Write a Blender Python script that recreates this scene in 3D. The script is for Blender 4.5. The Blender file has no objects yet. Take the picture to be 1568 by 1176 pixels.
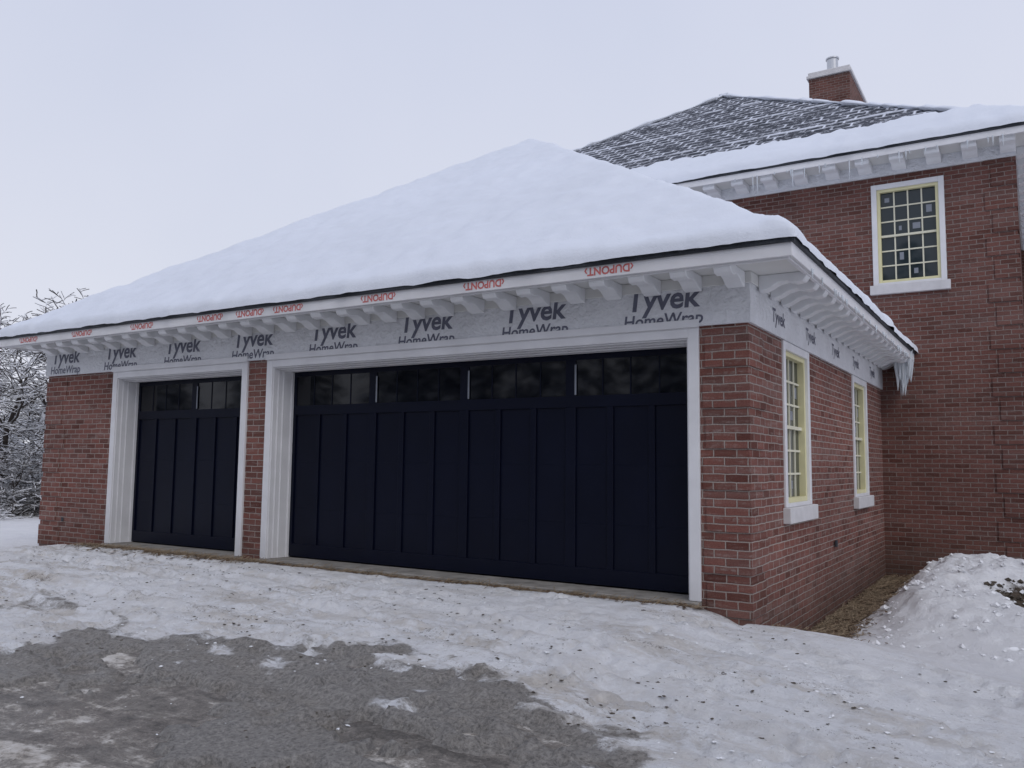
import bpy, math, random
import numpy as np
from mathutils import Matrix, Vector
random.seed(7); rng=np.random.default_rng(7)
S=bpy.context.scene
S.view_settings.view_transform='Standard'; S.view_settings.look='None'; S.view_settings.exposure=0
COL=S.collection

# ---------------------------------------------------------------- noise
def _h(i,j,s):
    v=np.sin(i*127.1+j*311.7+s*74.7)*43758.5453
    return v-np.floor(v)
def vn(x,y,s=0):
    xi=np.floor(x); yi=np.floor(y); fx=x-xi; fy=y-yi
    fx=fx*fx*(3-2*fx); fy=fy*fy*(3-2*fy)
    a=_h(xi,yi,s);b=_h(xi+1,yi,s);c=_h(xi,yi+1,s);d=_h(xi+1,yi+1,s)
    return (a*(1-fx)+b*fx)*(1-fy)+(c*(1-fx)+d*fx)*fy
def fbm(x,y,s=0,o=4):
    t=0;a=.5;n=0
    for k in range(o):
        t=t+a*vn(x,y,s+k*3.1); n+=a; a*=.5; x=x*2.03+5.2; y=y*2.03+1.7
    return t/n-.5
def ss(a,b,x):
    t=np.clip((x-a)/(b-a),0,1); return t*t*(3-2*t)

# ---------------------------------------------------------------- node helpers
def newmat(name,rough=.6,color=(.5,.5,.5),spec=.5):
    m=bpy.data.materials.new(name); m.use_nodes=True
    nt=m.node_tree; b=nt.nodes['Principled BSDF']
    b.inputs['Base Color'].default_value=(*color,1); b.inputs['Roughness'].default_value=rough
    b.inputs['Specular IOR Level'].default_value=spec
    return m,nt,b
def N(nt,t,**k):
    n=nt.nodes.new(t)
    for a,v in k.items(): setattr(n,a,v)
    return n
def noise(nt,scale,detail=4,rough=.55,vec=None,dist=0):
    n=N(nt,'ShaderNodeTexNoise'); n.inputs['Scale'].default_value=scale
    n.inputs['Detail'].default_value=detail; n.inputs['Roughness'].default_value=rough
    n.inputs['Distortion'].default_value=dist
    if vec is None:
        tc=N(nt,'ShaderNodeTexCoord'); vec=tc.outputs['Object']
    nt.links.new(vec,n.inputs['Vector']); return n.outputs['Fac']
def mapped(nt,scale,rotz=0):
    tc=N(nt,'ShaderNodeTexCoord'); mp=N(nt,'ShaderNodeMapping'); mp.inputs['Scale'].default_value=scale; mp.inputs['Rotation'].default_value=(0,0,rotz)
    nt.links.new(tc.outputs['Object'],mp.inputs[0]); return mp.outputs[0]
def ramp(nt,fac,p0,p1,c0=(0,0,0),c1=(1,1,1)):
    r=N(nt,'ShaderNodeValToRGB'); e=r.color_ramp.elements
    e[0].position=p0;e[1].position=p1;e[0].color=(*c0,1);e[1].color=(*c1,1)
    nt.links.new(fac,r.inputs['Fac']); return r.outputs['Color']
def mix(nt,f,a,b,mode='MIX'):
    m=N(nt,'ShaderNodeMix',data_type='RGBA',blend_type=mode)
    for s,v in ((m.inputs[0],f),(m.inputs[6],a),(m.inputs[7],b)):
        if isinstance(v,(int,float)): s.default_value=v
        elif isinstance(v,tuple): s.default_value=(*v,1)
        else: nt.links.new(v,s)
    return m.outputs[2]
def math_(nt,op,a,b=None,clamp=False):
    m=N(nt,'ShaderNodeMath',operation=op,use_clamp=clamp)
    for s,v in ((m.inputs[0],a),(m.inputs[1],b)):
        if v is None: continue
        if isinstance(v,(int,float)): s.default_value=v
        else: nt.links.new(v,s)
    return m.outputs[0]
def bump(nt,b,h,strength=.5,dist=.01):
    n=N(nt,'ShaderNodeBump'); n.inputs['Strength'].default_value=strength; n.inputs['Distance'].default_value=dist
    nt.links.new(h,n.inputs['Height']); nt.links.new(n.outputs['Normal'],b.inputs['Normal'])

# ---------------------------------------------------------------- materials
def wallvec(nt,vscale=1.0):
    tc=N(nt,'ShaderNodeTexCoord'); g=N(nt,'ShaderNodeNewGeometry')
    sp=N(nt,'ShaderNodeSeparateXYZ'); nt.links.new(tc.outputs['Object'],sp.inputs[0])
    sn=N(nt,'ShaderNodeSeparateXYZ'); nt.links.new(g.outputs['True Normal'],sn.inputs[0])
    ax=math_(nt,'ABSOLUTE',sn.outputs[0]); ay=math_(nt,'ABSOLUTE',sn.outputs[1])
    isx=math_(nt,'GREATER_THAN',ax,ay)
    inv=math_(nt,'SUBTRACT',1.0,isx)
    u=math_(nt,'ADD',math_(nt,'MULTIPLY',sp.outputs[1],isx),math_(nt,'MULTIPLY',sp.outputs[0],inv))
    c=N(nt,'ShaderNodeCombineXYZ'); nt.links.new(u,c.inputs[0])
    nt.links.new(math_(nt,'MULTIPLY',sp.outputs[2],vscale),c.inputs[1])
    return c.outputs[0]
def brickmat(name,c1,c2,mortar,smear=.5,ms=.0075,band=.16):
    m,nt,b=newmat(name,.9,spec=.15)
    v=wallvec(nt)
    nz=N(nt,'ShaderNodeTexNoise'); nz.inputs['Scale'].default_value=6; nz.inputs['Detail'].default_value=5
    nt.links.new(v,nz.inputs['Vector'])
    va=N(nt,'ShaderNodeVectorMath',operation='SCALE'); nt.links.new(nz.outputs['Color'],va.inputs[0]); va.inputs['Scale'].default_value=.018
    vb=N(nt,'ShaderNodeVectorMath',operation='ADD'); nt.links.new(v,vb.inputs[0]); nt.links.new(va.outputs[0],vb.inputs[1])
    def lattice(a,c_,mo,sm_):
        br=N(nt,'ShaderNodeTexBrick'); nt.links.new(vb.outputs[0],br.inputs['Vector'])
        br.inputs['Color1'].default_value=(*a,1);br.inputs['Color2'].default_value=(*c_,1);br.inputs['Mortar'].default_value=(*mo,1)
        br.inputs['Scale'].default_value=1;br.inputs['Mortar Size'].default_value=ms;br.inputs['Mortar Smooth'].default_value=sm_
        br.inputs['Bias'].default_value=0;br.inputs['Brick Width'].default_value=.215;br.inputs['Row Height'].default_value=.075
        return br
    br=lattice(c1,c2,mortar,.45); b2=lattice((0,0,0),(1,1,1),(0,0,0),.1)
    odd=ramp(nt,b2.outputs['Color'],.72,.88)
    col=mix(nt,math_(nt,'MULTIPLY',odd,.62),br.outputs['Color'],tuple(x*.42 for x in c1))
    pale=ramp(nt,b2.outputs['Color'],.16,.10)
    notm=math_(nt,'SUBTRACT',1.0,br.outputs['Fac'])
    col=mix(nt,math_(nt,'MULTIPLY',math_(nt,'MULTIPLY',pale,notm),.25),col,(c2[0]*1.3,c2[1]*1.5,c2[2]*1.6))
    big=ramp(nt,noise(nt,.8,5),.3,.75,(.76,.75,.75),(1.15,1.14,1.13))
    col=mix(nt,1.0,col,big,'MULTIPLY')
    st=N(nt,'ShaderNodeMapping'); st.inputs['Scale'].default_value=(1.6,13.3,1); nt.links.new(v,st.inputs[0])
    sm=ramp(nt,noise(nt,1.5,6,.7,st.outputs[0]),.50,.68)
    edge=ramp(nt,noise(nt,26,4,.7),.38,.60)
    col=mix(nt,math_(nt,'MULTIPLY',math_(nt,'MULTIPLY',sm,edge),smear),col,tuple(x*.85 for x in mortar))
    st2=N(nt,'ShaderNodeMapping'); st2.inputs['Scale'].default_value=(.25,3.2,1); nt.links.new(v,st2.inputs[0])
    col=mix(nt,math_(nt,'MULTIPLY',ramp(nt,noise(nt,1.2,3,.5,st2.outputs[0]),.48,.72),band),col,(.40,.34,.32))
    fine=ramp(nt,noise(nt,75,4,.7),.3,.7,(.68,.68,.68),(1.24,1.24,1.24))
    col=mix(nt,1.0,col,fine,'MULTIPLY')
    tc=N(nt,'ShaderNodeTexCoord'); sz=N(nt,'ShaderNodeSeparateXYZ'); nt.links.new(tc.outputs['Object'],sz.inputs[0])
    zz=math_(nt,'ADD',sz.outputs[2],math_(nt,'MULTIPLY',noise(nt,3,5),-.6))
    col=mix(nt,math_(nt,'MULTIPLY',math_(nt,'SUBTRACT',-.05,zz,True),.8,True),col,(.10,.07,.055))
    nt.links.new(col,b.inputs['Base Color'])
    h=math_(nt,'ADD',notm,math_(nt,'MULTIPLY',noise(nt,40,5,.7),.9))
    bump(nt,b,h,1.0,.009)
    return m
M_brick=brickmat('brick_red',(.130,.052,.042),(.245,.098,.078),(.40,.345,.315),.65)
M_brick2=brickmat('brick_brown',(.112,.048,.039),(.185,.078,.063),(.27,.22,.20),.5,ms=.0085,band=.10)

def plain(name,c,rough=.5,var=.08,sc=6,bs=.15,bd=.004,spec=.5):
    m,nt,b=newmat(name,rough,c,spec)
    r=ramp(nt,noise(nt,sc,5),.25,.75,tuple(x*(1-var) for x in c),tuple(min(1,x*(1+var)) for x in c))
    nt.links.new(r,b.inputs['Base Color']); bump(nt,b,noise(nt,sc*6,4),bs,bd); return m
M_white=plain('white_trim',(.72,.72,.74),.45,.08,3)
M_wrap=plain('housewrap',(.72,.73,.76),.4,.08,3,.9,.04)
M_modil=plain('modillion_plastic',(.76,.77,.79),.35,.06,5)
M_soffit=plain('soffit_paint',(.68,.68,.665),.6,.06,3)
M_yellow=plain('sash_primer_yellow',(.70,.66,.40),.5,.08,4)
M_mun=plain('muntin_cream',(.70,.68,.54),.5,.05,4)
M_conc=plain('concrete',(.24,.225,.205),.85,.4,5,.6,.012)
M_stone=plain('sill_stone',(.60,.59,.60),.75,.1,8,.3)
M_metal,_,_b=newmat('galvanised_metal',.3,(.55,.56,.58)); _b.inputs['Metallic'].default_value=.9
M_black=plain('dark_edge',(.03,.035,.045),.6,.4,14,.8,.02)
M_ink=plain('print_ink_navy',(.11,.115,.16),.5,.3,12)
M_red=plain('print_ink_red',(.55,.14,.13),.5,.3,12)
M_door=plain('navy_door_paint',(.0032,.0048,.015),.33,.15,2,.1,.003,.18)
M_grey=plain('plain_grey',(.22,.24,.28),.4)
M_glass,nt,b=newmat('dark_glass',.05,(.003,.004,.007)); b.inputs['IOR'].default_value=1.42
bump(nt,b,noise(nt,1.5,1),.02,.02)
M_glassh,nt,b=newmat('house_window_glass',.04,(.02,.03,.035)); b.inputs['IOR'].default_value=1.5
M_ice,nt,b=newmat('ice',.12,(.75,.8,.85)); b.inputs['Transmission Weight'].default_value=.3
M_straw=plain('straw',(.22,.165,.105),.8,.6,30)
M_leaf=plain('dead_leaves',(.10,.062,.035),.85,.5,30)

def snowmat(name,c=(.74,.775,.85),bs=.4):
    m,nt,b=newmat(name,.8,spec=.15)
    col=ramp(nt,noise(nt,.5,5),.3,.7,tuple(x*.94 for x in c),c)
    nt.links.new(col,b.inputs['Base Color'])
    h=math_(nt,'ADD',noise(nt,2.5,6,.55),math_(nt,'MULTIPLY',noise(nt,45,3),.14))
    bump(nt,b,h,bs,.06); return m
M_snow=snowmat('roof_snow')
M_chunk=snowmat('chunk_snow',(.80,.81,.83))

M_shing,nt,b=newmat('dusted_shingles',.9,spec=.2)
v=wallvec(nt,1.84)
br=N(nt,'ShaderNodeTexBrick'); nt.links.new(v,br.inputs['Vector'])
br.inputs['Color1'].default_value=(.035,.04,.053,1);br.inputs['Color2'].default_value=(.075,.08,.10,1);br.inputs['Mortar'].default_value=(.03,.03,.04,1)
br.inputs['Scale'].default_value=1;br.inputs['Mortar Size'].default_value=.05;br.inputs['Brick Width'].default_value=.36;br.inputs['Row Height'].default_value=.27;br.inputs['Mortar Smooth'].default_value=1.0
f=math_(nt,'MULTIPLY',ramp(nt,br.outputs['Fac'],.2,.8),ramp(nt,noise(nt,2.2,6,.8),.42,.54))
sp_=N(nt,'ShaderNodeSeparateXYZ'); nt.links.new(v,sp_.inputs[0])
rows=math_(nt,'FRACT',math_(nt,'DIVIDE',sp_.outputs[1],2.1))
rows=math_(nt,'MULTIPLY',ramp(nt,rows,.90,.94),ramp(nt,noise(nt,2.0,5,.7),.40,.5))
g=ramp(nt,noise(nt,7,6,.85),.54,.62)
fac=math_(nt,'MAXIMUM',math_(nt,'MAXIMUM',f,math_(nt,'MULTIPLY',rows,.8)),math_(nt,'MULTIPLY',g,.75))
nt.links.new(mix(nt,fac,br.outputs['Color'],(.68,.71,.79)),b.inputs['Base Color'])
bump(nt,b,fac,.5,.03)

# ground snow
M_ground,nt,b=newmat('trodden_snow',.7,spec=.3)
at=N(nt,'ShaderNodeAttribute',attribute_name='mask'); sp=N(nt,'ShaderNodeSeparateColor'); nt.links.new(at.outputs['Color'],sp.inputs[0])
R,G,B=sp.outputs[0],sp.outputs[1],sp.outputs[2]
n2=noise(nt,6,9,.75); n3=noise(nt,38,6,.8); n4=noise(nt,2.3,8,.75,dist=.5)
lrg=ramp(nt,noise(nt,1.0,4,.6,mapped(nt,(.45,1.5,1),math.radians(14)),.4),.40,.60)     # where traffic dirt collected
trk=noise(nt,1.0,8,.72,mapped(nt,(.7,3.2,1),math.radians(14)),.5)
trk2=noise(nt,1.0,8,.8,mapped(nt,(1.4,5.5,1),math.radians(20)),.5)
clean=ramp(nt,n4,.3,.7,(.80,.805,.83),(.90,.90,.91))
tan=ramp(nt,n2,.35,.65,(.34,.30,.26),(.72,.68,.63))
BL=math_(nt,'MULTIPLY',B,math_(nt,'ADD',math_(nt,'MULTIPLY',lrg,.75),.25))
dsum=math_(nt,'ADD',math_(nt,'MULTIPLY',trk,.55),math_(nt,'MULTIPLY',n2,.45))
dfac=math_(nt,'MULTIPLY',BL,ramp(nt,dsum,.46,.56))
col=mix(nt,dfac,clean,tan)
spk=math_(nt,'MULTIPLY',ramp(nt,math_(nt,'ADD',math_(nt,'MULTIPLY',n3,.55),math_(nt,'MULTIPLY',trk2,.5)),.585,.62),math_(nt,'MULTIPLY',BL,.9))
col=mix(nt,spk,col,(.13,.10,.08))
sl=ramp(nt,math_(nt,'ADD',math_(nt,'MULTIPLY',R,.50),math_(nt,'ADD',math_(nt,'MULTIPLY',n2,.45),math_(nt,'MULTIPLY',trk2,.35))),.58,.66)
sl2=ramp(nt,n3,.34,.66,(.055,.048,.042),(.42,.39,.355))
col=mix(nt,math_(nt,'MULTIPLY',sl,.9),col,sl2)
gf=ramp(nt,math_(nt,'ADD',math_(nt,'MULTIPLY',G,.75),math_(nt,'MULTIPLY',n2,.6)),.58,.72)
ea=ramp(nt,n3,.3,.7,(.03,.022,.017),(.13,.095,.065))
col=mix(nt,gf,col,ea)
nt.links.new(col,b.inputs['Base Color'])
nt.links.new(ramp(nt,sl,0,1,(.75,.75,.75),(.35,.35,.35)),b.inputs['Roughness'])
h=math_(nt,'ADD',math_(nt,'ADD',n2,math_(nt,'MULTIPLY',trk2,.4)),math_(nt,'MULTIPLY',n3,.35))
bump(nt,b,h,1.0,.05)

# driveway
M_drive,nt,b=newmat('wet_asphalt',.4,spec=.5)
n1=noise(nt,.8,8,.7,dist=.8); n2=noise(nt,6,9,.8); n3=noise(nt,60,4,.75)
trk=noise(nt,1.0,9,.75,mapped(nt,(.6,2.2,1),math.radians(12)),.7)
c=ramp(nt,math_(nt,'ADD',math_(nt,'MULTIPLY',trk,.5),math_(nt,'MULTIPLY',n2,.5)),.42,.56,(.085,.076,.067),(.29,.26,.23))
c=mix(nt,1.0,c,ramp(nt,n3,.3,.7,(.5,.5,.5),(1.45,1.45,1.45)),'MULTIPLY')
sl=ramp(nt,math_(nt,'ADD',math_(nt,'MULTIPLY',trk,.6),math_(nt,'MULTIPLY',n2,.40)),.515,.56)
c=mix(nt,math_(nt,'MULTIPLY',sl,.85),c,ramp(nt,n2,.4,.62,(.36,.315,.26),(.72,.69,.65)))
nt.links.new(c,b.inputs['Base Color'])
nt.links.new(ramp(nt,n1,.44,.58,(.08,.08,.08),(.5,.5,.5)),b.inputs['Roughness'])
bump(nt,b,math_(nt,'ADD',math_(nt,'ADD',n2,math_(nt,'MULTIPLY',sl,.4)),math_(nt,'MULTIPLY',n3,.35)),.6,.03)

def barkmat(name,c0,c1,lo,hi):
    m,nt,b=newmat(name,.9,spec=.1)
    g=N(nt,'ShaderNodeNewGeometry'); s=N(nt,'ShaderNodeSeparateXYZ'); nt.links.new(g.outputs['Normal'],s.inputs[0])
    f=math_(nt,'ADD',s.outputs[2],math_(nt,'MULTIPLY',math_(nt,'SUBTRACT',noise(nt,3,3),.5),1.2))
    nt.links.new(mix(nt,ramp(nt,f,lo,hi),ramp(nt,noise(nt,8,3),.3,.7,c0,c1),(.82,.83,.86)),b.inputs['Base Color']); return m
M_bark=barkmat('snowy_bark',(.05,.042,.038),(.10,.085,.075),-.2,.05)
M_fir=barkmat('snowy_foliage',(.008,.012,.01),(.02,.028,.02),.62,.85)

# ---------------------------------------------------------------- mesh helpers
def obj(name,verts,faces,mat=None,parent=None,smooth=False):
    me=bpy.data.meshes.new(name); me.from_pydata(verts,[],faces); me.update()
    o=bpy.data.objects.new(name,me); COL.objects.link(o)
    if mat: me.materials.append(mat)
    if parent: o.parent=parent
    if smooth: me.shade_smooth()
    return o
def empty(name):
    e=bpy.data.objects.new(name,None); COL.objects.link(e); return e
class MB:
    def __init__(s): s.v=[];s.f=[]
    def box(s,x0,x1,y0,y1,z0,z1):
        x0,x1=sorted((x0,x1));y0,y1=sorted((y0,y1));z0,z1=sorted((z0,z1)); n=len(s.v)
        s.v+=[(x0,y0,z0),(x1,y0,z0),(x1,y1,z0),(x0,y1,z0),(x0,y0,z1),(x1,y0,z1),(x1,y1,z1),(x0,y1,z1)]
        s.f+=[tuple(n+i for i in q) for q in((0,3,2,1),(4,5,6,7),(0,1,5,4),(1,2,6,5),(2,3,7,6),(3,0,4,7))]
    def prism(s,pts,mapf,u0,u1):
        n=len(s.v);k=len(pts)
        s.v+=[mapf(u0,o,z) for o,z in pts]+[mapf(u1,o,z) for o,z in pts]
        s.f+=[tuple(n+i for i in range(k)),tuple(n+k+i for i in reversed(range(k)))]
        s.f+=[(n+i,n+k+i,n+k+(i+1)%k,n+(i+1)%k) for i in range(k)]
    def make(s,name,mat,parent,bevel=0):
        o=obj(name,s.v,s.f,mat,parent)
        import bmesh
        bm=bmesh.new(); bm.from_mesh(o.data); bmesh.ops.recalc_face_normals(bm,faces=bm.faces); bm.to_mesh(o.data); bm.free()
        if bevel:
            m=o.modifiers.new('bevel','BEVEL'); m.width=bevel; m.segments=1; m.limit_method='ANGLE'
        return o
def FR(y0): return lambda u,o,z:(u,y0-o,z)
def SR(x0): return lambda u,o,z:(x0+o,u,z)
def SL(x0): return lambda u,o,z:(x0-o,u,z)
def mbox(mb,mp,u0,u1,o0,o1,z0,z1):
    a=mp(u0,o0,z0);b=mp(u1,o1,z1); mb.box(a[0],b[0],a[1],b[1],a[2],b[2])
def wall(mb,mp,u0,u1,z0,z1,th,holes):
    cur=u0
    for (a,b_,c,d) in sorted(holes):
        if a>cur: mbox(mb,mp,cur,a,-th,0,z0,z1)
        if c>z0: mbox(mb,mp,a,b_,-th,0,z0,c)
        if d<z1: mbox(mb,mp,a,b_,-th,0,d,z1)
        cur=b_
    if cur<u1: mbox(mb,mp,cur,u1,-th,0,z0,z1)

def window(mp,u0,u1,z0,z1,parent):
    p=empty('window'); p.parent=parent
    c=.085
    t=MB()
    mbox(t,mp,u0,u0+c,-.12,.022,z0,z1); mbox(t,mp,u1-c,u1,-.12,.022,z0,z1)
    mbox(t,mp,u0+c,u1-c,-.12,.020,z1-c,z1)
    mbox(t,mp,u0+c,u1-c,-.12,.030,z0,z0+.04)
    t.make('casing',M_white,p,.004)
    s=MB(); mbox(s,mp,u0-.05,u1+.05,-.05,.075,z0-.16,z0-.002); s.make('sill',M_stone,p,.006)
    a0,a1,b0,b1=u0+c,u1-c,z0+.04,z1-c
    y=MB(); w=.05
    mbox(y,mp,a0,a0+w,-.11,-.012,b0,b1);mbox(y,mp,a1-w,a1,-.11,-.012,b0,b1)
    mbox(y,mp,a0+w,a1-w,-.11,-.014,b0,b0+w);mbox(y,mp,a0+w,a1-w,-.11,-.014,b1-w,b1)
    y.make('sash_frame',M_yellow,p,.003)
    g0,g1,h0,h1=a0+w,a1-w,b0+w,b1-w
    m=MB(); mid=(h0+h1)/2
    mbox(m,mp,g0,g1,-.10,-.045,mid-.018,mid+.018)
    for i in range(1,4):
        u=g0+(g1-g0)*i/4; mbox(m,mp,u-.011,u+.011,-.098,-.07,h0,mid-.018); mbox(m,mp,u-.011,u+.011,-.098,-.07,mid+.018,h1)
    for k in (1,2,4,5):
        z=h0+(h1-h0)*k/6; mbox(m,mp,g0,g1,-.097,-.068,z-.011,z+.011)
    m.make('muntins',M_mun,p)
    g=MB(); mbox(g,mp,g0-.01,g1+.01,-.104,-.085,h0-.01,h1+.01); g.make('glass',M_glassh,p)
    st=MB(); pw=(g1-g0)/4; ph=(h1-h0)/6
    for (i,k,a,b_) in ((1,1,.3,.5),(2,3,.55,.4),(0,5,.35,.3),(3,4,.4,.5),(2,0,.3,.35),(1,3,.2,.3)):
        u=g0+pw*(i+.3); z=h0+ph*(k+.35); mbox(st,mp,u,u+pw*a,-.0849,-.083,z,z+ph*b_)
    st.make('glass_stickers',M_grey,p)

PROF=[(0,0),(.43,0),(.43,-.05),(.40,-.085),(.33,-.095),(.25,-.07),(.17,-.085),(.10,-.125),(.04,-.145),(0,-.145)]
def modillions(mb,mp,us,zt,w=.13,s=1.0):
    for u in us: mb.prism([(o*s,zt+z*s) for o,z in PROF],mp,u-w/2,u+w/2)

def text(txt,size,loc,rot,mat,name,parent,bold=.0,shear=0):
    cu=bpy.data.curves.new(name,'FONT'); cu.body=txt; cu.size=size; cu.align_x='CENTER'; cu.offset=bold; cu.shear=shear
    cu.resolution_u=3
    o=bpy.data.objects.new('tmp',cu); COL.objects.link(o)
    dg=bpy.context.evaluated_depsgraph_get(); me=bpy.data.meshes.new_from_object(o.evaluated_get(dg))
    bpy.data.objects.remove(o)
    n=bpy.data.objects.new(name,me); COL.objects.link(n); me.materials.clear(); me.materials.append(mat)
    n.matrix_world=Matrix.Translation(loc)@rot.to_4x4(); n.parent=parent
    return n
RF=Matrix(((1,0,0),(0,0,-1),(0,1,0)))
RS=Matrix(((0,0,1),(1,0,0),(0,1,0)))
FLIP=Matrix(((-1,0,0),(0,-1,0),(0,0,1)))

# ================================================================= GARAGE
G_=empty('brick_garage')
XL,YB=-11.25,7.7; ZF=2.565; ZS=3.03; OH=.53
D1=(-9.50,-6.58); D2=(-6.216,-.455)
w=MB()
wall(w,FR(0),XL,0,-.9,ZS+.1,.33,[(D1[0],D1[1],-.05,ZF),(D2[0],D2[1],-.05,ZF)])
w1,w2=(1.2,2.35),(5.05,6.2)
zw0,zw1=.85,ZF-.002
wall(w,SR(0),.331,YB-.002,-.9,ZS+.1,.25,[(w1[0],w1[1],zw0-.1,ZF),(w2[0],w2[1],zw0-.1,ZF)])
wall(w,SL(XL),.331,YB-.002,-.9,ZS+.1,.25,[])
w.make('walls',M_brick,G_)
q=MB()
z=-.45; k=0
while z<ZF-.05:
    z2=min(z+.30,ZF-.003)
    q.box(-.40 if k%2 else -.425,.014,-.014,.43 if k%2 else .53,z,z2)
    q.box(XL-.014,XL+(.53 if k%2 else .43),-.014,.43,z,z2)
    z+=.375; k+=1
q.make('quoins',M_brick,G_)
s=MB(); s.box(XL+.34,-.26,.34,7,-.5,.03)
for D in (D1,D2): s.box(D[0]+.001,D[1]-.001,-.09,.339,-.4,.033)
s.make('concrete_slab',M_conc,G_,.01)
def surround(a,b_):
    t=MB(); zt=ZF
    for sgn,e in ((1,a),(-1,b_)):
        def bx(p,q_,y0,y1,z1): t.box(e+sgn*p,e+sgn*q_,y0,y1,.036,z1)
        bx(0,.105,-.03,.10,zt-.002); bx(.105,.12,-.012,.12,zt-.105); bx(.12,.135,.06,.19,zt-.12)
        bx(.135,.15,.13,.26,zt-.135); bx(0,.165,.2605,.33,zt-.15)
    t.box(a+.105,b_-.105,-.03,.1,zt-.105,zt-.002)
    t.box(a+.12,b_-.12,-.011,.12,zt-.12,zt-.106); t.box(a+.135,b_-.135,.06,.19,zt-.135,zt-.121)
    t.box(a+.15,b_-.15,.13,.26,zt-.15,zt-.136)
    t.box(a-.01,b_+.01,-.052,-.0355,zt-.012,zt+.062)
    t.make('door_surround',M_white,G_,.003)
surround(*D1); surround(*D2)
def garage_door(a,b_,nsec):
    p=empty('garage_door'); p.parent=G_
    a+=.15;b_-=.15; z0,z1=.05,ZF-.135; yf=.30
    d=MB(); d.box(a,b_,yf+.022,yf+.06,z0,z1)
    f=MB()
    W=(b_-a)/nsec; zr0,zr1=1.86,1.98
    f.box(a,b_,yf,yf+.02,z0,z0+.16); f.box(a,b_,yf,yf+.02,zr0,zr1); f.box(a,b_,yf,yf+.02,z1-.07,z1)
    for s_ in range(nsec+1):
        u=a+W*s_; l=max(a,u-.06); r=min(b_,u+.06)
        f.box(l,r,yf,yf+.02,z0+.16,zr0); f.box(l,r,yf,yf+.02,zr1,z1-.07)
    for s_ in range(nsec):
        for j in (1,2):
            u=a+W*(s_+j/3); f.box(u-.035,u+.035,yf+.001,yf+.02,z0+.16,zr0)
    for zz in (.66,1.26):
        f.box(a,b_,yf+.0205,yf+.024,zz-.004,zz+.004)
    d.make('panel',M_door,p); f.make('stiles_and_rails',M_door,p,.006)
    g=MB(); mu=MB(); tp=MB()
    for s_ in range(nsec):
        l=a+W*s_+.06; r=a+W*(s_+1)-.06
        g.box(l,r,yf+.012,yf+.02,zr1,z1-.07)
        for j in (1,2,3):
            u=l+(r-l)*j/4; mu.box(u-.007,u+.007,yf+.006,yf+.0115,zr1,z1-.07)
        if s_>0: tp.box(l-.010,l+.010,yf-.006,yf-.001,zr1+.01,z1-.12)  # thin grey strip, lighter than the door, at left edge of each later window
    g.make('window_glass',M_glass,p); mu.make('window_muntins',M_door,p); tp.make('window_edge_strip',M_grey,p)
garage_door(*D1,2); garage_door(*D2,4)
f=MB(); f.box(XL-.035,.035,-.035,-.001,ZF,ZS); f.box(.001,.035,-.0005,YB-.002,ZF,ZS); f.box(XL-.035,XL-.001,-.0005,YB-.002,ZF,ZS)
f.make('frieze_wrap',M_wrap,G_)
f=MB(); f.box(XL-.055,.055,-.055,-.0355,ZS-.105,ZS-.002); f.box(.0355,.055,-.0350,YB-.002,ZS-.105,ZS-.002); f.box(XL-.055,XL-.0355,-.0350,YB-.002,ZS-.105,ZS-.002)
f.make('bed_board',M_soffit,G_,.004)
s=MB(); s.box(XL-OH+.03,OH-.03,-OH+.03,-.036,ZS,ZS+.02); s.box(.036,OH-.03,-.0355,YB-.002,ZS,ZS+.02); s.box(XL-OH+.03,XL-.036,-.0355,YB-.002,ZS,ZS+.02)
s.make('soffit',M_soffit,G_)
f=MB(); f.box(XL-OH,OH,-OH,-OH+.03,ZS-.02,ZS+.10); f.box(OH-.03,OH,-OH+.0302,YB-.002,ZS-.02,ZS+.10); f.box(XL-OH,XL-OH+.03,-OH+.0302,YB-.002,ZS-.02,ZS+.10)
f.box(XL-OH+.031,OH-.031,-OH+.031,-OH+.07,ZS-.035,ZS-.001); f.box(OH-.07,OH-.031,-OH+.071,YB-.002,ZS-.035,ZS-.001)
f.make('fascia',M_white,G_,.004)
e=MB(); e.box(XL-OH-.025,OH+.025,-OH-.025,YB-.002,ZS+.095,ZS+.140); e.make('shingle_edge',M_black,G_,.004)
mo=MB()
modillions(mo,FR(-.055),[-.08-.405*i for i in range(28)],ZS-.001,.16)
modillions(mo,SR(.055),[.25+.405*i for i in range(19)],ZS-.001,.14)
modillions(mo,SL(XL-.055),[.25+.405*i for i in range(19)],ZS-.001,.14)
mo.make('modillions',M_modil,G_,.006)
dl=MB()
for x in (-.88,-4.53,-8.16):
    n=len(dl.v); K=16
    for zz in (ZS-.004,ZS+.004): dl.v+=[(x+.055*math.cos(2*math.pi*i/K),-.30+.055*math.sin(2*math.pi*i/K),zz) for i in range(K)]
    dl.f.append(tuple(range(n,n+K))); dl.f+=[(n+i,n+(i+1)%K,n+K+(i+1)%K,n+K+i) for i in range(K)]
dl.make('soffit_light_hole',M_black,G_)
for i in range(8):
    x=-.82-1.42*i
    text('Tyvek',.30,(x,-.0375,ZF+.19),RF,M_ink,'wrap_print',G_,.007,.12)
    text('HomeWrap',.165,(x+.01,-.0375,ZF+.03),RF,M_ink,'wrap_print',G_,.003,.12)
for i in range(5):
    y=.95+1.42*i
    text('Tyvek',.20,(.0375,y,ZF+.12),RS,M_ink,'wrap_print',G_,.004,.15)
for x in [-1.14-1.4*i for i in range(8)]+[-6.0]:
    text('‹DUPONT›',.105,(x,-OH-.0025,ZS+.08),RF@FLIP,M_red,'fascia_print',G_,.003)
window(SR(0),w1[0],w1[1],zw0,zw1,G_); window(SR(0),w2[0],w2[1],zw0,zw1,G_)
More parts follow.
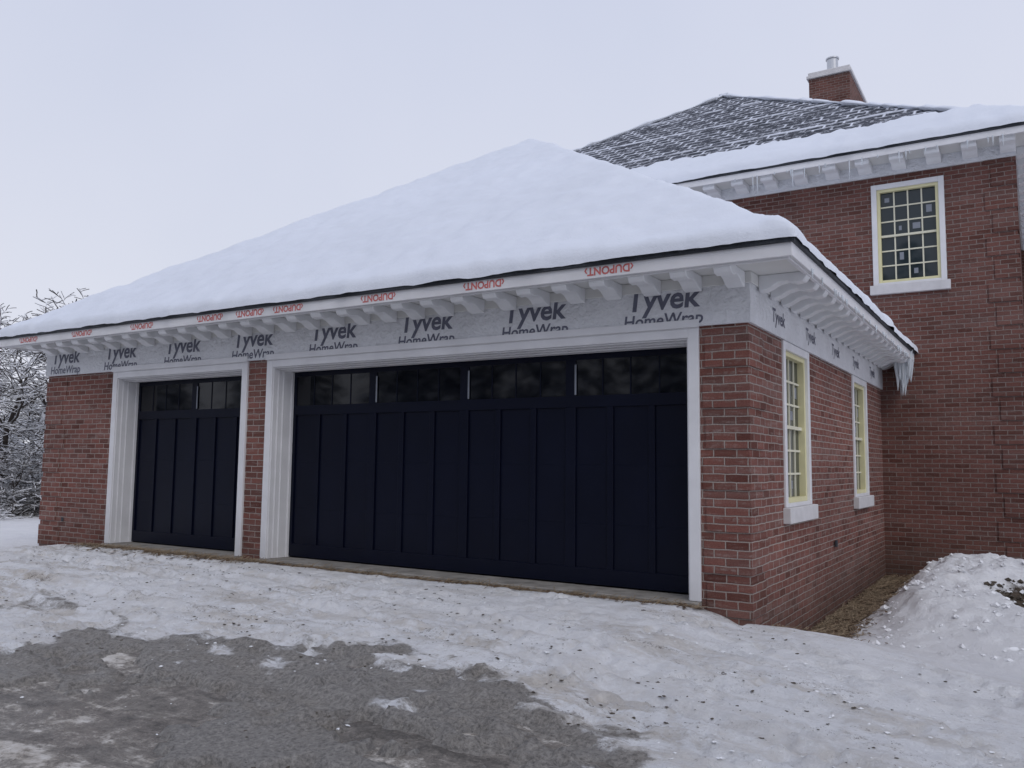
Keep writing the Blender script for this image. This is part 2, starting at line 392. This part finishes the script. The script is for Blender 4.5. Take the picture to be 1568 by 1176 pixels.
ho=MB(); ho.box(.0165,.04,3.55,3.63,.28,.36); ho.box(XL+.6,XL+.66,-.02,-.0165,.3,.36); ho.make('hose_outlet',M_black,G_,.01)

def roof_snow(name,x0,x1,y0,y1,zb,pitch,res,parent,mat,thick=.13,band=None,seed=1,back=False,wob=.02):
    ed=np.array([.01,.025,.045,.07])
    xs=np.unique(np.concatenate([np.linspace(x0,x1,int((x1-x0)/res)),x0+ed,x1-ed]))
    ys=np.unique(np.concatenate([np.linspace(y0,y1,int((y1-y0)/res)),y0+ed]))
    X,Y=np.meshgrid(xs,ys)
    dx=np.minimum(X-x0,x1-X); dy=Y-y0
    if back: dy=np.minimum(dy,y1-Y)
    k=.12
    h=np.clip(.5+.5*(dy-dx)/k,0,1); d=dy*(1-h)+dx*h-k*h*(1-h)
    dm=np.minimum(dx,dy)
    t=thick*np.sqrt(np.clip(1-(1-np.clip(dm/.10,0,1))**2,0,1))
    t=t*(1+.6*fbm(X*1.3,Y*1.3,seed)+.6*fbm(X*5,Y*5,seed+2))+wob*fbm(X*.7,Y*.7,seed+9)*ss(0,.5,dm)+.014*fbm(X*9,Y*9,seed+4)*ss(0,.1,dm)
    if band is not None:
        b_=band+.35*fbm(X*.9,Y*.9,seed+20)+.45*fbm(X*5,Y*5,seed+22)
        t=t-ss(b_-.25,b_+.05,dm)*(thick+.09)
    Z=zb+pitch*np.maximum(d,0)+t
    eg=dm<1e-6
    Z[eg]=(zb-.010-.035*np.clip(fbm(X*3,Y*3,seed+30)*2,0,1))[eg]
    # ragged lip: the outer snow leans a little over the eave
    lip=np.clip(fbm(X*2.5,Y*2.5,seed+31)*2+.15,0,1)*.05*ss(.10,.0,dm)
    wx=(X-(x0+x1)/2); sx=np.sign(wx); X=X+np.where(dx<=dy,sx*lip,0); Y=Y-np.where((dy<dx)&(Y<(y0+y1)/2),lip,0)
    nx,ny=len(xs),len(ys)
    V=np.stack([X,Y,Z],-1).reshape(-1,3)
    i=np.arange(nx*ny).reshape(ny,nx)
    F=np.stack([i[:-1,:-1],i[:-1,1:],i[1:,1:],i[1:,:-1]],-1).reshape(-1,4)
    return obj(name,V.tolist(),F.tolist(),mat,parent,True)
P=.655
roof_snow('roof_snow',XL-OH-.035,OH+.035,-OH-.035,9.0,ZS+.142,P,.06,G_,M_snow,.115,seed=3)
ic=MB()
def icicle(x,y,z,r,l):
    n=len(ic.v);K=6;L=4
    for j in range(L):
        t=j/L; rr=r*(1-t)**.8*(1+.2*math.sin(j*7))
        ic.v+=[(x+rr*math.cos(2*math.pi*i/K),y+rr*math.sin(2*math.pi*i/K),z-l*t) for i in range(K)]
    ic.v.append((x,y,z-l))
    for j in range(L-1): ic.f+=[(n+j*K+i,n+j*K+(i+1)%K,n+(j+1)*K+(i+1)%K,n+(j+1)*K+i) for i in range(K)]
    ic.f+=[(n+(L-1)*K+i,n+(L-1)*K+(i+1)%K,n+L*K) for i in range(K)]
for i in range(34):
    xo=random.random()
    icicle(OH-.24+xo*.22,YB-.50+random.random()*.45,ZS+.12,.04+random.random()*.02,.22+(.25+.4*random.random())*(1-abs(xo-.4)))
for i in range(40):
    icicle(OH+.01,random.random()*7,ZS+.01,.008,.04+random.random()*.08)
ic.make('icicles',M_ice,G_)

# ================================================================= HOUSE
H=empty('brick_house')
HX0,HX1,HY0,HY1=-11.47,2.07,7.7,24.0; HF=6.22; HS=6.43
w=MB(); hw=(-.06,1.06); hz0,hz1=4.33,6.08
wall(w,FR(HY0),HX0,HX1,-1,HS+.1,.3,[(hw[0],hw[1],hz0-.08,hz1)])
wall(w,SR(HX1),HY0+.301,HY1,-1,HS+.1,.3,[])
wall(w,SL(HX0),HY0+.301,HY1,-1,HS+.1,.3,[])
w.box(HX0+.31,HX1-.31,HY1-.3,HY1-.001,-1,HS+.1)
w.make('walls',M_brick2,H)
q=MB(); z=-.6;k=0
while z<HF-.05:
    q.box(HX1-(.33 if k%2 else .43),HX1+.02,HY0-.02,HY0+.4,z,min(z+.30,HF-.003)); z+=.375;k+=1
q.make('quoins',M_brick2,H)
window(FR(HY0),hw[0],hw[1],hz0,hz1,H)
wg=MB(); wg.box(HX1+.001,14,14.6,22,-1,HS+.1); wg.make('rear_wing_wall',M_brick2,H)
f=MB(); f.box(HX0-.03,HX1+.03,HY0-.03,HY0-.001,HF,HS); f.box(HX1+.001,HX1+.03,HY0,14.55,HF,HS); f.box(HX1+.031,14,14.57,14.599,HF,HS)
f.make('frieze_wrap',M_wrap,H)
s=MB(); s.box(HX0-OH+.03,HX1+OH-.03,HY0-OH+.03,HY0-.031,HS,HS+.02); s.box(HX1+.031,HX1+OH-.03,HY0-.030,14.0,HS,HS+.02); s.box(HX1+.031,14,14.07,14.56,HS,HS+.02); s.make('soffit',M_soffit,H)
f=MB(); f.box(HX0-OH,HX1+OH,HY0-OH,HY0-OH+.03,HS-.02,HS+.09); f.box(HX1+OH-.03,HX1+OH,HY0-OH+.0302,14.06,HS-.02,HS+.09); f.box(HX1+OH,14,14.04,14.068,HS-.02,HS+.09)
f.make('fascia',M_white,H,.004)
e=MB(); e.box(HX0-OH-.025,HX1+OH+.025,HY0-OH-.025,HY0-OH+.3,HS+.091,HS+.135); e.box(HX1+OH-.3,HX1+OH+.025,HY0-OH+.301,14.05,HS+.091,HS+.135); e.box(HX1+OH+.03,14,14.0,14.3,HS+.091,HS+.135)
e.make('shingle_edge',M_black,H)
mo=MB(); modillions(mo,FR(HY0-.03),[HX1-.08-.53*i for i in range(26)],HS-.001,.22,1.0); modillions(mo,SR(HX1+.03),[HY0+.3+.53*i for i in range(12)],HS-.001,.2)
mo.make('modillions',M_modil,H,.006)
x0,x1,y0,y1=HX0-OH-.02,HX1+OH+.02,HY0-OH-.02,HY1+OH; zb=HS+.136
hh=(x1-x0)/2; xa=(x0+x1)/2; za=zb+P*hh
obj('shingle_roof',[(x0,y0,zb),(x1,y0,zb),(x1,y1,zb),(x0,y1,zb),(xa,y0+hh,za),(xa,y1-hh,za)],[(0,1,4),(1,2,5,4),(2,3,5),(3,0,4,5),(0,3,2,1)],M_shing,H)
roof_snow('eave_snow',x0-.015,x1+.015,y0-.015,y1+.015,zb,P,.08,H,M_snow,.13,band=1.25,seed=11,back=True)
def ridge(a,b_,r,n=80,seed=0):
    a=Vector(a);b_=Vector(b_);v=[];fc=[];K=6
    d=(b_-a).normalized(); sdn=d.cross(Vector((0,0,1))).normalized(); up=sdn.cross(d)
    for i in range(n+1):
        p=a.lerp(b_,i/n); rr=r*(.45+1.1*float(vn(np.float64(i*.6),np.float64(seed),3)))
        for j in range(K):
            t=2*math.pi*j/K; v.append(tuple(p+sdn*rr*math.cos(t)*1.5+up*rr*.5*math.sin(t)))
    for i in range(n): fc+=[(i*K+j,i*K+(j+1)%K,(i+1)*K+(j+1)%K,(i+1)*K+j) for j in range(K)]
    return v,fc
for a,b_ in (((x0,y0,zb),(xa,y0+hh,za)),((x1,y0,zb),(xa,y0+hh,za)),((xa,y0+hh,za),(xa,y1-hh,za))):
    v,fc=ridge(a,b_,.10); obj('hip_snow',v,fc,M_snow,H,True)
obj('rear_wing_roof',[(HX1,14.0,zb),(14.3,14.0,zb),(14.3,22.5,zb),(HX1,22.5,zb),(HX1-3,18.2,zb+2.7),(14.3,18.2,zb+2.7)],[(0,1,5,4),(1,2,5),(2,3,4,5)],M_snow,H)
c=MB(); c.box(-3.10,-1.97,17.4,20.5,8.5,12.62); c.make('chimney',M_brick2,H)
c=MB(); c.box(-3.16,-1.91,17.34,20.56,12.621,12.72); c.box(-3.12,-1.95,17.38,20.52,12.721,12.82); c.make('chimney_cap',M_stone,H,.015)
c=MB(); K=16
def cyl(mb,x,y,z0,z1,r):
    n=len(mb.v)
    mb.v+=[(x+r*math.cos(2*math.pi*i/K),y+r*math.sin(2*math.pi*i/K),zz) for zz in (z0,z1) for i in range(K)]
    mb.f+=[tuple(n+K+i for i in range(K)),tuple(n+i for i in reversed(range(K)))]+[(n+i,n+(i+1)%K,n+K+(i+1)%K,n+K+i) for i in range(K)]
cyl(c,-2.52,17.9,12.82,13.30,.16); cyl(c,-2.52,17.9,13.301,13.34,.19); cyl(c,-2.45,19.6,12.82,13.3,.14)
c.make('chimney_flue',M_metal,H)
dn=MB(); dn.box(2.32,2.40,14.49,14.57,-.4,6.2); dn.make('downspout',M_black,H,.01)
ic=MB()
for i in range(40): icicle(-6+random.random()*8.5,HY0-OH,HS,.012,.06+random.random()*.2*random.random()*2)
ic.make('icicles',M_ice,H)

# ================================================================= GROUND
def base(X,Y):
    A=-.02+0*X
    A=A-.21*ss(-9.7,-11.4,X)-.10*ss(-12,-16,X)
    A=A-.12*ss(-.6,.1,X)-.22*ss(.2,2.4,X)
    zf=A+(-.30-A)*ss(0,-5.5,Y)
    back=-.52+0*X
    zr=zf+(back-zf)*ss(-.35,1.5,Y+.25*ss(.5,2.5,X))
    zl=zf-.05*ss(0,8,Y)
    return np.where(X>-5,zr*ss(-.3,-.05,X)+zf*(1-ss(-.3,-.05,X)),zl*ss(-11.2,-11.4,X)+zf*(1-ss(-11.2,-11.4,X)))
def mound(X,Y):
    n=fbm(X*1.6,Y*1.6,31)*.4
    m=ss(.36,1.2,X+n*.6)*(1-.4*ss(1.7,3.2,X))*ss(.7,4.0,Y+n)*(1-.35*ss(5.6,7.6,Y))*.52
    dent=np.exp(-(((X-2.35)/.62)**2+((Y-3.55)/.75)**2)**1.5)
    return m*(1-.8*dent),dent
def axis(lo,hi,step,far,extra=26):
    c=np.arange(lo,hi,step); g=np.geomspace(step*1.5,far,extra)
    return np.concatenate([lo-g[::-1],c,hi+g])
STEP=.036
xs=axis(-13,4.6,STEP,500,40); ys=axis(-6.2,8.0,STEP,500,40)
X,Y=np.meshgrid(xs,ys)
near=ss(30,6,np.maximum(np.abs(X+4)-6,np.abs(Y)-3))
zb_=base(X,Y); md,dent=mound(X,Y)
edge=np.interp(X,[-30,-8,-4.75,-3.5,-1.5,.4,1.4,3],[-5.4,-5.0,-4.2,-3.75,-3.3,-3.75,-4.9,-6.4])+.5*fbm(X*.5,Y*.35,5)
fld=(edge-Y)+.95*fbm(X*.8,Y*1.9,8)+.95*fbm(X*3,Y*5,14)+.6*fbm(X*9,Y*11,15)
bare=ss(-.2,.35,fld)*ss(-14,-11,Y)*ss(-20,-16,X)
patch=ss(.06,.14,fbm(X*.7+3,Y*1.5,17)+.45*fbm(X*5,Y*7,18))*.9
bare=bare*(1-patch)
thick=.055-.085*bare
r11=.5-np.abs(fbm(X*9,Y*9,42,3))*2.2; r16=vn(X*17,Y*17,43)-.5
lump=.04*fbm(X*1.2,Y*1.2,40)+.045*fbm(X*4,Y*4,41)+.022*r11+.012*r16
def rutline(off,wd): 
    d=(Y-(-1.2+off)) +.16*(X+4)+.011*(X+4)**2
    return np.exp(-(d/wd)**4), np.exp(-((np.abs(d)-wd*1.35)/(wd*.35))**2)
rutd=0*X; rutm=0*X
for off,wd in ((0,.11),(-1.45,.12),(-.6,.09),(-2.05,.11)):
    a1,b1=rutline(off,wd); br_=ss(-.12,.10,fbm(X*.5+off,Y*.5,55)+.09)
    rutd=rutd+(-.030*a1+.020*b1)*br_; rutm=np.maximum(rutm,a1*br_)
front=ss(-.3,-.9,Y)*ss(3.2,1.5,X)
lump=lump*(.5+.5*ss(0,-1,Y))+rutd*front
for k in range(420):
    fx=-11+14.5*random.random(); fy=-.5-3.6*random.random(); an=random.random()*6.28; 
    ix=np.searchsorted(xs,[fx-.25,fx+.25]); iy=np.searchsorted(ys,[fy-.25,fy+.25]); sl_=(slice(iy[0],iy[1]),slice(ix[0],ix[1]))
    ux=(X[sl_]-fx)*math.cos(an)+(Y[sl_]-fy)*math.sin(an); uy=-(X[sl_]-fx)*math.sin(an)+(Y[sl_]-fy)*math.cos(an)
    rr_=np.sqrt((ux/.14)**2+(uy/.055)**2)
    lump[sl_]+=-.022*ss(1.1,.75,rr_)+.012*np.exp(-((rr_-1.35)/.25)**2)
wallfade=np.clip(ss(0,.5,-Y)+(X>0)*1.0+(X<XL)*1.0,0,1)
Z=zb_+thick*np.clip(wallfade+.1,0,1)+lump*near*(1-.75*bare)*np.clip(wallfade+.25,0,1)+md+md*.34*fbm(X*5,Y*5,60)+.18*md*fbm(X*12,Y*12,61)
trench=ss(.55,.25,X)*ss(.6,1.2,Y)*(X>-.1)
Z=Z-.05*trench+.05*trench*fbm(X*7,Y*7,66)
far=ss(12,60,np.hypot(X+4,Y)); Z=Z*(1-far)+far*(-.5+2.2*fbm(X*.02,Y*.02,77))
Z=np.where((X>XL+.1)&(X<-.1)&(Y>.05)&(Y<7.6),-.45,Z)
R_=ss(-1.0,.35,(edge-Y)+1.1*fbm(X*.8,Y*1.9,8)+.8*fbm(X*3,Y*5,14))*(Y>-14)*(X>-20)*(1-.35*patch)
R_=np.clip(R_+.45*ss(.12,.0,np.abs(fbm(X*.5,Y*1.2,58)))*ss(-8,-6,X)*ss(.5,-1.5,X)*ss(-1.9,-2.7,Y),0,1)
Gm=np.clip(ss(.62,.3,X+.35*fbm(X*3,Y*3,91))*(X>-.1)*ss(.3,.9,Y)*(Y<7.8)+dent*1.1,0,1)
door=ss(-.55,-.08,Y+.25*fbm(X*2,Y*2,95))*(X<-.2)*(X>-11)*(Y<.1)
Gm=np.maximum(Gm,door*(.45+.45*ss(-5,-6.5,X)*ss(-10.2,-9.4,X)))
Bm=np.clip(ss(3.4,.2,X+.25*Y)*ss(.4,-.4,Y)*ss(-13.5,-10,X)*(.62+.30*ss(-.8,-2.6,Y)+.45*rutm*front)+.08,0,1)
V=np.stack([X,Y,Z],-1).reshape(-1,3); nx,ny=len(xs),len(ys)
i=np.arange(nx*ny).reshape(ny,nx)
F=np.stack([i[:-1,:-1],i[:-1,1:],i[1:,1:],i[1:,:-1]],-1).reshape(-1,4)
g=obj('snowy_ground',V.tolist(),F.tolist(),M_ground,None,True)
ca=g.data.color_attributes.new('mask','FLOAT_COLOR','POINT')
ca.data.foreach_set('color',np.stack([R_,Gm,Bm,np.ones_like(R_)],-1).reshape(-1).astype(np.float32))
def gz(x,y):
    ix=int(np.argmin(abs(xs-x))); iy=int(np.argmin(abs(ys-y))); return float(Z[iy,ix])
dx=np.arange(-19,2.6,.06); dy=np.arange(-13.5,-1.4,.06); X2,Y2=np.meshgrid(dx,dy)
Z2=base(X2,Y2)+.010+.020*fbm(X2*1.1,Y2*1.1,70)+.03*fbm(X2*3,Y2*6,71)-.03*ss(-2.4,-1.6,Y2)-.05*ss(1.5,2.4,X2)
i=np.arange(X2.size).reshape(X2.shape)
F=np.stack([i[:-1,:-1],i[:-1,1:],i[1:,1:],i[1:,:-1]],-1).reshape(-1,4)
obj('wet_driveway',np.stack([X2,Y2,Z2],-1).reshape(-1,3).tolist(),F.tolist(),M_drive,None,True)

def blade(sv,sf,x,y,z,l,wd):
    a=random.random()*math.pi; t=(random.random()-.3)*.8
    dx_,dy_,dz_=math.cos(a)*l/2,math.sin(a)*l/2,t*l/2; px,py=-math.sin(a)*wd,math.cos(a)*wd
    n=len(sv); sv.extend([(x-dx_-px,y-dy_-py,z-dz_*.3),(x-dx_+px,y-dy_+py,z-dz_*.3+.002),(x+dx_+px,y+dy_+py,z+abs(dz_)+.002),(x+dx_-px,y+dy_-py,z+abs(dz_))]); sf.append((n,n+1,n+2,n+3))
def litter(cnt,l0,l1,wd):
    sv=[];sf=[]
    for k in range(cnt):
        r=random.random()
        if r<.60: x=.03+abs(random.gauss(0,.24)); y=.3+random.random()*7.2
        elif r<.82: x=-9.6+random.random()*3.6; y=-.12-abs(random.gauss(0,.22))
        else: x=-9+random.random()*8.6; y=-.1-abs(random.gauss(0,.12))
        blade(sv,sf,x,y,gz(x,y)+.010,l0+random.random()*l1,wd)
    return sv,sf
sv,sf=litter(5500,.06,.16,.003); obj('straw',sv,sf,M_straw)
sv,sf=litter(4000,.02,.05,.014); obj('leaf_litter',sv,sf,M_leaf)
cv=[];cf=[]
def chunk(x,y,z,r,fl=1.0):
    n=len(cv); pts=[(1,0,0),(-1,0,0),(0,1,0),(0,-1,0),(0,0,.8),(0,0,-.6),(.7,.7,.4),(-.7,.6,.35),(.6,-.7,.4),(-.6,-.6,.45)]
    ex=.7+.8*random.random(); an=random.random()*3.14; ca_,sa_=math.cos(an),math.sin(an)
    for p in pts:
        j=.65+.7*random.random(); px,py=p[0]*ex,p[1]/ex
        cv.append((x+(px*ca_-py*sa_)*r*j,y+(px*sa_+py*ca_)*r*j,z+p[2]*r*j*fl))
    for q_ in ((6,2,4),(2,7,4),(7,1,4),(1,9,4),(9,3,4),(3,8,4),(8,0,4),(0,6,4),(0,2,6),(2,1,7),(1,3,9),(3,0,8),(0,5,2),(2,5,1),(1,5,3),(3,5,0)): cf.append(tuple(n+t for t in q_))
for k in range(5000):
    x=-12+random.random()*15; y=-.3-random.random()*5.2
    if float(fbm(np.float64(x*1.4),np.float64(y*2.5),120))<.0: continue
    if y<-3.3 and x<.5 and random.random()<.8: continue
    r=.004+.013*random.random()**3
    zz=max(gz(x,y),float(base(np.float64(x),np.float64(y)))+.008 if y<-2.6 else -9)
    chunk(x,y,zz+r*.1,r,.7)
for k in range(500):
    x=.5+random.random()*2.4; y=1.2+random.random()*5; r=.010+.04*random.random()**3
    chunk(x,y,gz(x,y),r)
obj('snow_chunks',cv,cf,M_chunk,None)
cv=[];cf=[]
for k in range(8500):
    x=-12+random.random()*14.5; y=-.2-random.random()*4.5
    if float(fbm(np.float64(x*1.1),np.float64(y*2.6),130))<.05: continue
    r=.003+.013*random.random()**4; chunk(x,y,gz(x,y)+r*.1,r,.5)
for k in range(900):
    x=1.4+random.random()*1.8; y=2.5+random.random()*2.1; r=.008+.03*random.random()**2
    if math.hypot((x-2.35)/.7,(y-3.55)/.85)<1: chunk(x,y,gz(x,y)+r*.2,r)
obj('dirt_clods',cv,cf,plain('clod_earth',(.075,.06,.045),.9,.3,20))

# ================================================================= TREES
def tree_mesh(seed,height=7.5,levels=4,rmin=.010):
    rr=random.Random(seed); V=[];F=[]
    def tube(pts,rad,K):
        n=len(V)
        for i_,p in enumerate(pts):
            d=(pts[min(i_+1,len(pts)-1)]-pts[max(i_-1,0)]).normalized()
            a=d.cross(Vector((.31,.9,.17))).normalized(); b2=d.cross(a)
            for j in range(K):
                t=2*math.pi*j/K; V.append(tuple(p+(a*math.cos(t)+b2*math.sin(t))*rad[i_]))
        for i_ in range(len(pts)-1): F.extend([(n+i_*K+j,n+i_*K+(j+1)%K,n+(i_+1)*K+(j+1)%K,n+(i_+1)*K+j) for j in range(K)])
    def grow(p,d,L,r,lev):
        ns=5 if lev<2 else 3; pts=[p.copy()];rad=[r]; q_=p.copy(); dd=d.copy()
        for s_ in range(ns):
            dd=(dd+Vector((rr.gauss(0,1),rr.gauss(0,1),rr.gauss(0,.7)))*.17+Vector((0,0,.04 if lev<2 else -.06))).normalized()
            q_=q_+dd*L/ns; pts.append(q_.copy()); rad.append(max(r*(1-.75*(s_+1)/ns),rmin))
        tube(pts,rad,6 if lev<2 else 4 if lev<3 else 3)
        if lev>=levels: return
        nb=(11,6,5,4)[lev]
        for b3 in range(nb):
            t=.15+.85*(b3+rr.random())/nb; ii=min(int(t*ns),ns-1); pp=pts[ii].lerp(pts[ii+1],t*ns-ii)
            az=rr.random()*6.283; sp_=.6+rr.random()*.5
            side=Vector((math.cos(az),math.sin(az),rr.random()*.3))
            nd=(dd*(1-sp_*.5)+side*sp_).normalized()
            grow(pp,nd,L*(.42+.25*rr.random())*(1.15-.4*t),rad[ii]*.55,lev+1)
    grow(Vector((0,0,-.3)),Vector((rr.gauss(0,.08),rr.gauss(0,.08),1)).normalized(),height*.75,height*.019,0)
    return V,F
TM=[]
for s_ in range(3):
    V_,F_=tree_mesh(20+s_,rmin=.017); me=bpy.data.meshes.new('snowy_tree'); me.from_pydata(V_,[],F_); me.materials.append(M_bark); me.shade_smooth(); TM.append((me,np.array(V_),[list(f) for f in F_]))
spots=[(-23.9,6.2,.95),(-27.0,8.4,1.1),(-25.2,9.6,.85),(-30.5,9.4,1.2),(-29,11.2,1.1),(-33,13,1.35),(-22.6,6.0,.6),(-26,12.5,1.0),(-35,11,1.3),(-24.6,5.6,.7)]
for k,(x,y,sc) in enumerate(spots):
    o=bpy.data.objects.new('snowy_tree',TM[k%3][0]); COL.objects.link(o)
    o.location=(x,y,-.5); o.rotation_euler=(0,0,k*1.3); o.scale=(sc,sc,sc*.95)
def brush(name,spots,mat):
    V=[];F=[];n=0
    for (x,y,sc,k) in spots:
        a=TM[k%3][1]; t=random.random()*6.28; c_,s_=math.cos(t),math.sin(t)
        q_=np.stack([a[:,0]*c_-a[:,1]*s_,a[:,0]*s_+a[:,1]*c_,a[:,2]*.7],-1)*sc+np.array([x,y,-.5-1.1*sc])
        V.append(q_); F.extend([[i_+n for i_ in ff] for ff in TM[k%3][2]]); n+=len(a)
    return obj(name,np.concatenate(V).tolist(),F,mat)
sh=[]
for k in range(46):
    d=12.5+random.random()*8; sh.append((2.19-(1.70+random.random()*.42)*d,d-7.6,.28+random.random()*.34,k))
brush('snowy_shrubs',sh,M_bark)
brush('distant_treeline',[(-75+random.random()*40,20+random.random()*45,1.1+random.random()*.8,k) for k in range(20)],M_bark)
V=[];F=[]
for k in range(46):
    cx=-84+k*2.5+random.random()*1.5; cy=-25-random.random()*8; ht=12+random.random()*6
    for j in range(800):
        t=random.random()**.7; zz=.5+(1-t)*ht; R0=t*ht*.26+.15; a=random.random()*6.283; r=R0*(.35+.65*random.random())
        px,py=cx+r*math.cos(a),cy+r*math.sin(a); s_=.38+.4*random.random(); n=len(V)
        ux,uy=math.cos(a),math.sin(a)
        V+=[(px-uy*s_*.5,py+ux*s_*.5,zz),(px+uy*s_*.5,py-ux*s_*.5,zz),(px+ux*s_+uy*s_*.2,py+uy*s_-ux*s_*.2,zz-s_*.5),(px+ux*s_-uy*s_*.2,py+uy*s_+ux*s_*.2,zz-s_*.45)]; F.append((n,n+1,n+2,n+3))
    n=len(V); V+=[(cx-.15,cy,-1),(cx+.15,cy,-1),(cx,cy+.2,-1),(cx,cy,ht*.9)]; F+=[(n,n+1,n+3),(n+1,n+2,n+3),(n+2,n,n+3)]
obj('conifer_woods',V,F,M_fir)

# ================================================================= LIGHT / SKY / CAMERA
sd=Vector((.55,-.5,.75)).normalized()
el=math.asin(sd.z); az=math.atan2(sd.x,sd.y)
L=bpy.data.lights.new('sun','SUN'); L.energy=.75; L.angle=math.radians(25); L.color=(1,.97,.93)
lo=bpy.data.objects.new('sun',L); COL.objects.link(lo); lo.rotation_euler=sd.to_track_quat('Z','Y').to_euler(); lo.location=(10,-10,20)
W=bpy.data.worlds.new('World'); S.world=W; W.use_nodes=True; nt=W.node_tree
bg=nt.nodes['Background']; sky=N(nt,'ShaderNodeTexSky',sky_type='NISHITA'); sky.sun_disc=False; sky.sun_elevation=el; sky.sun_rotation=az
sky.air_density=1;sky.dust_density=4
tc=N(nt,'ShaderNodeTexCoord'); s3=N(nt,'ShaderNodeSeparateXYZ'); nt.links.new(tc.outputs['Generated'],s3.inputs[0])
grad=ramp(nt,s3.outputs[2],0.0,.6,(.83,.85,.93),(.68,.73,.89))
cl=ramp(nt,noise(nt,1.6,4,.5,tc.outputs['Generated']),.35,.7,(.94,.95,.97),(1.04,1.03,1.02))
cloud=mix(nt,1.0,mix(nt,1.0,grad,cl,'MULTIPLY'),(9.4,9.4,9.5),'MULTIPLY')
cm=mix(nt,.93,sky.outputs[0],cloud)
nt.links.new(cm,bg.inputs['Color']); bg.inputs['Strength'].default_value=.1
cam=bpy.data.cameras.new('camera'); co=bpy.data.objects.new('camera',cam); COL.objects.link(co)
cam.sensor_width=36; cam.lens=29.78; cam.clip_start=.05; cam.clip_end=2000
R3=Matrix(((.8510,.0392,.5238),(.5254,-.0849,-.8466),(.0113,.9957,-.0929)))
q_=R3.to_quaternion().normalized()
co.matrix_world=Matrix.Translation((2.19,-7.6,1.27))@q_.to_matrix().to_4x4()
S.camera=co
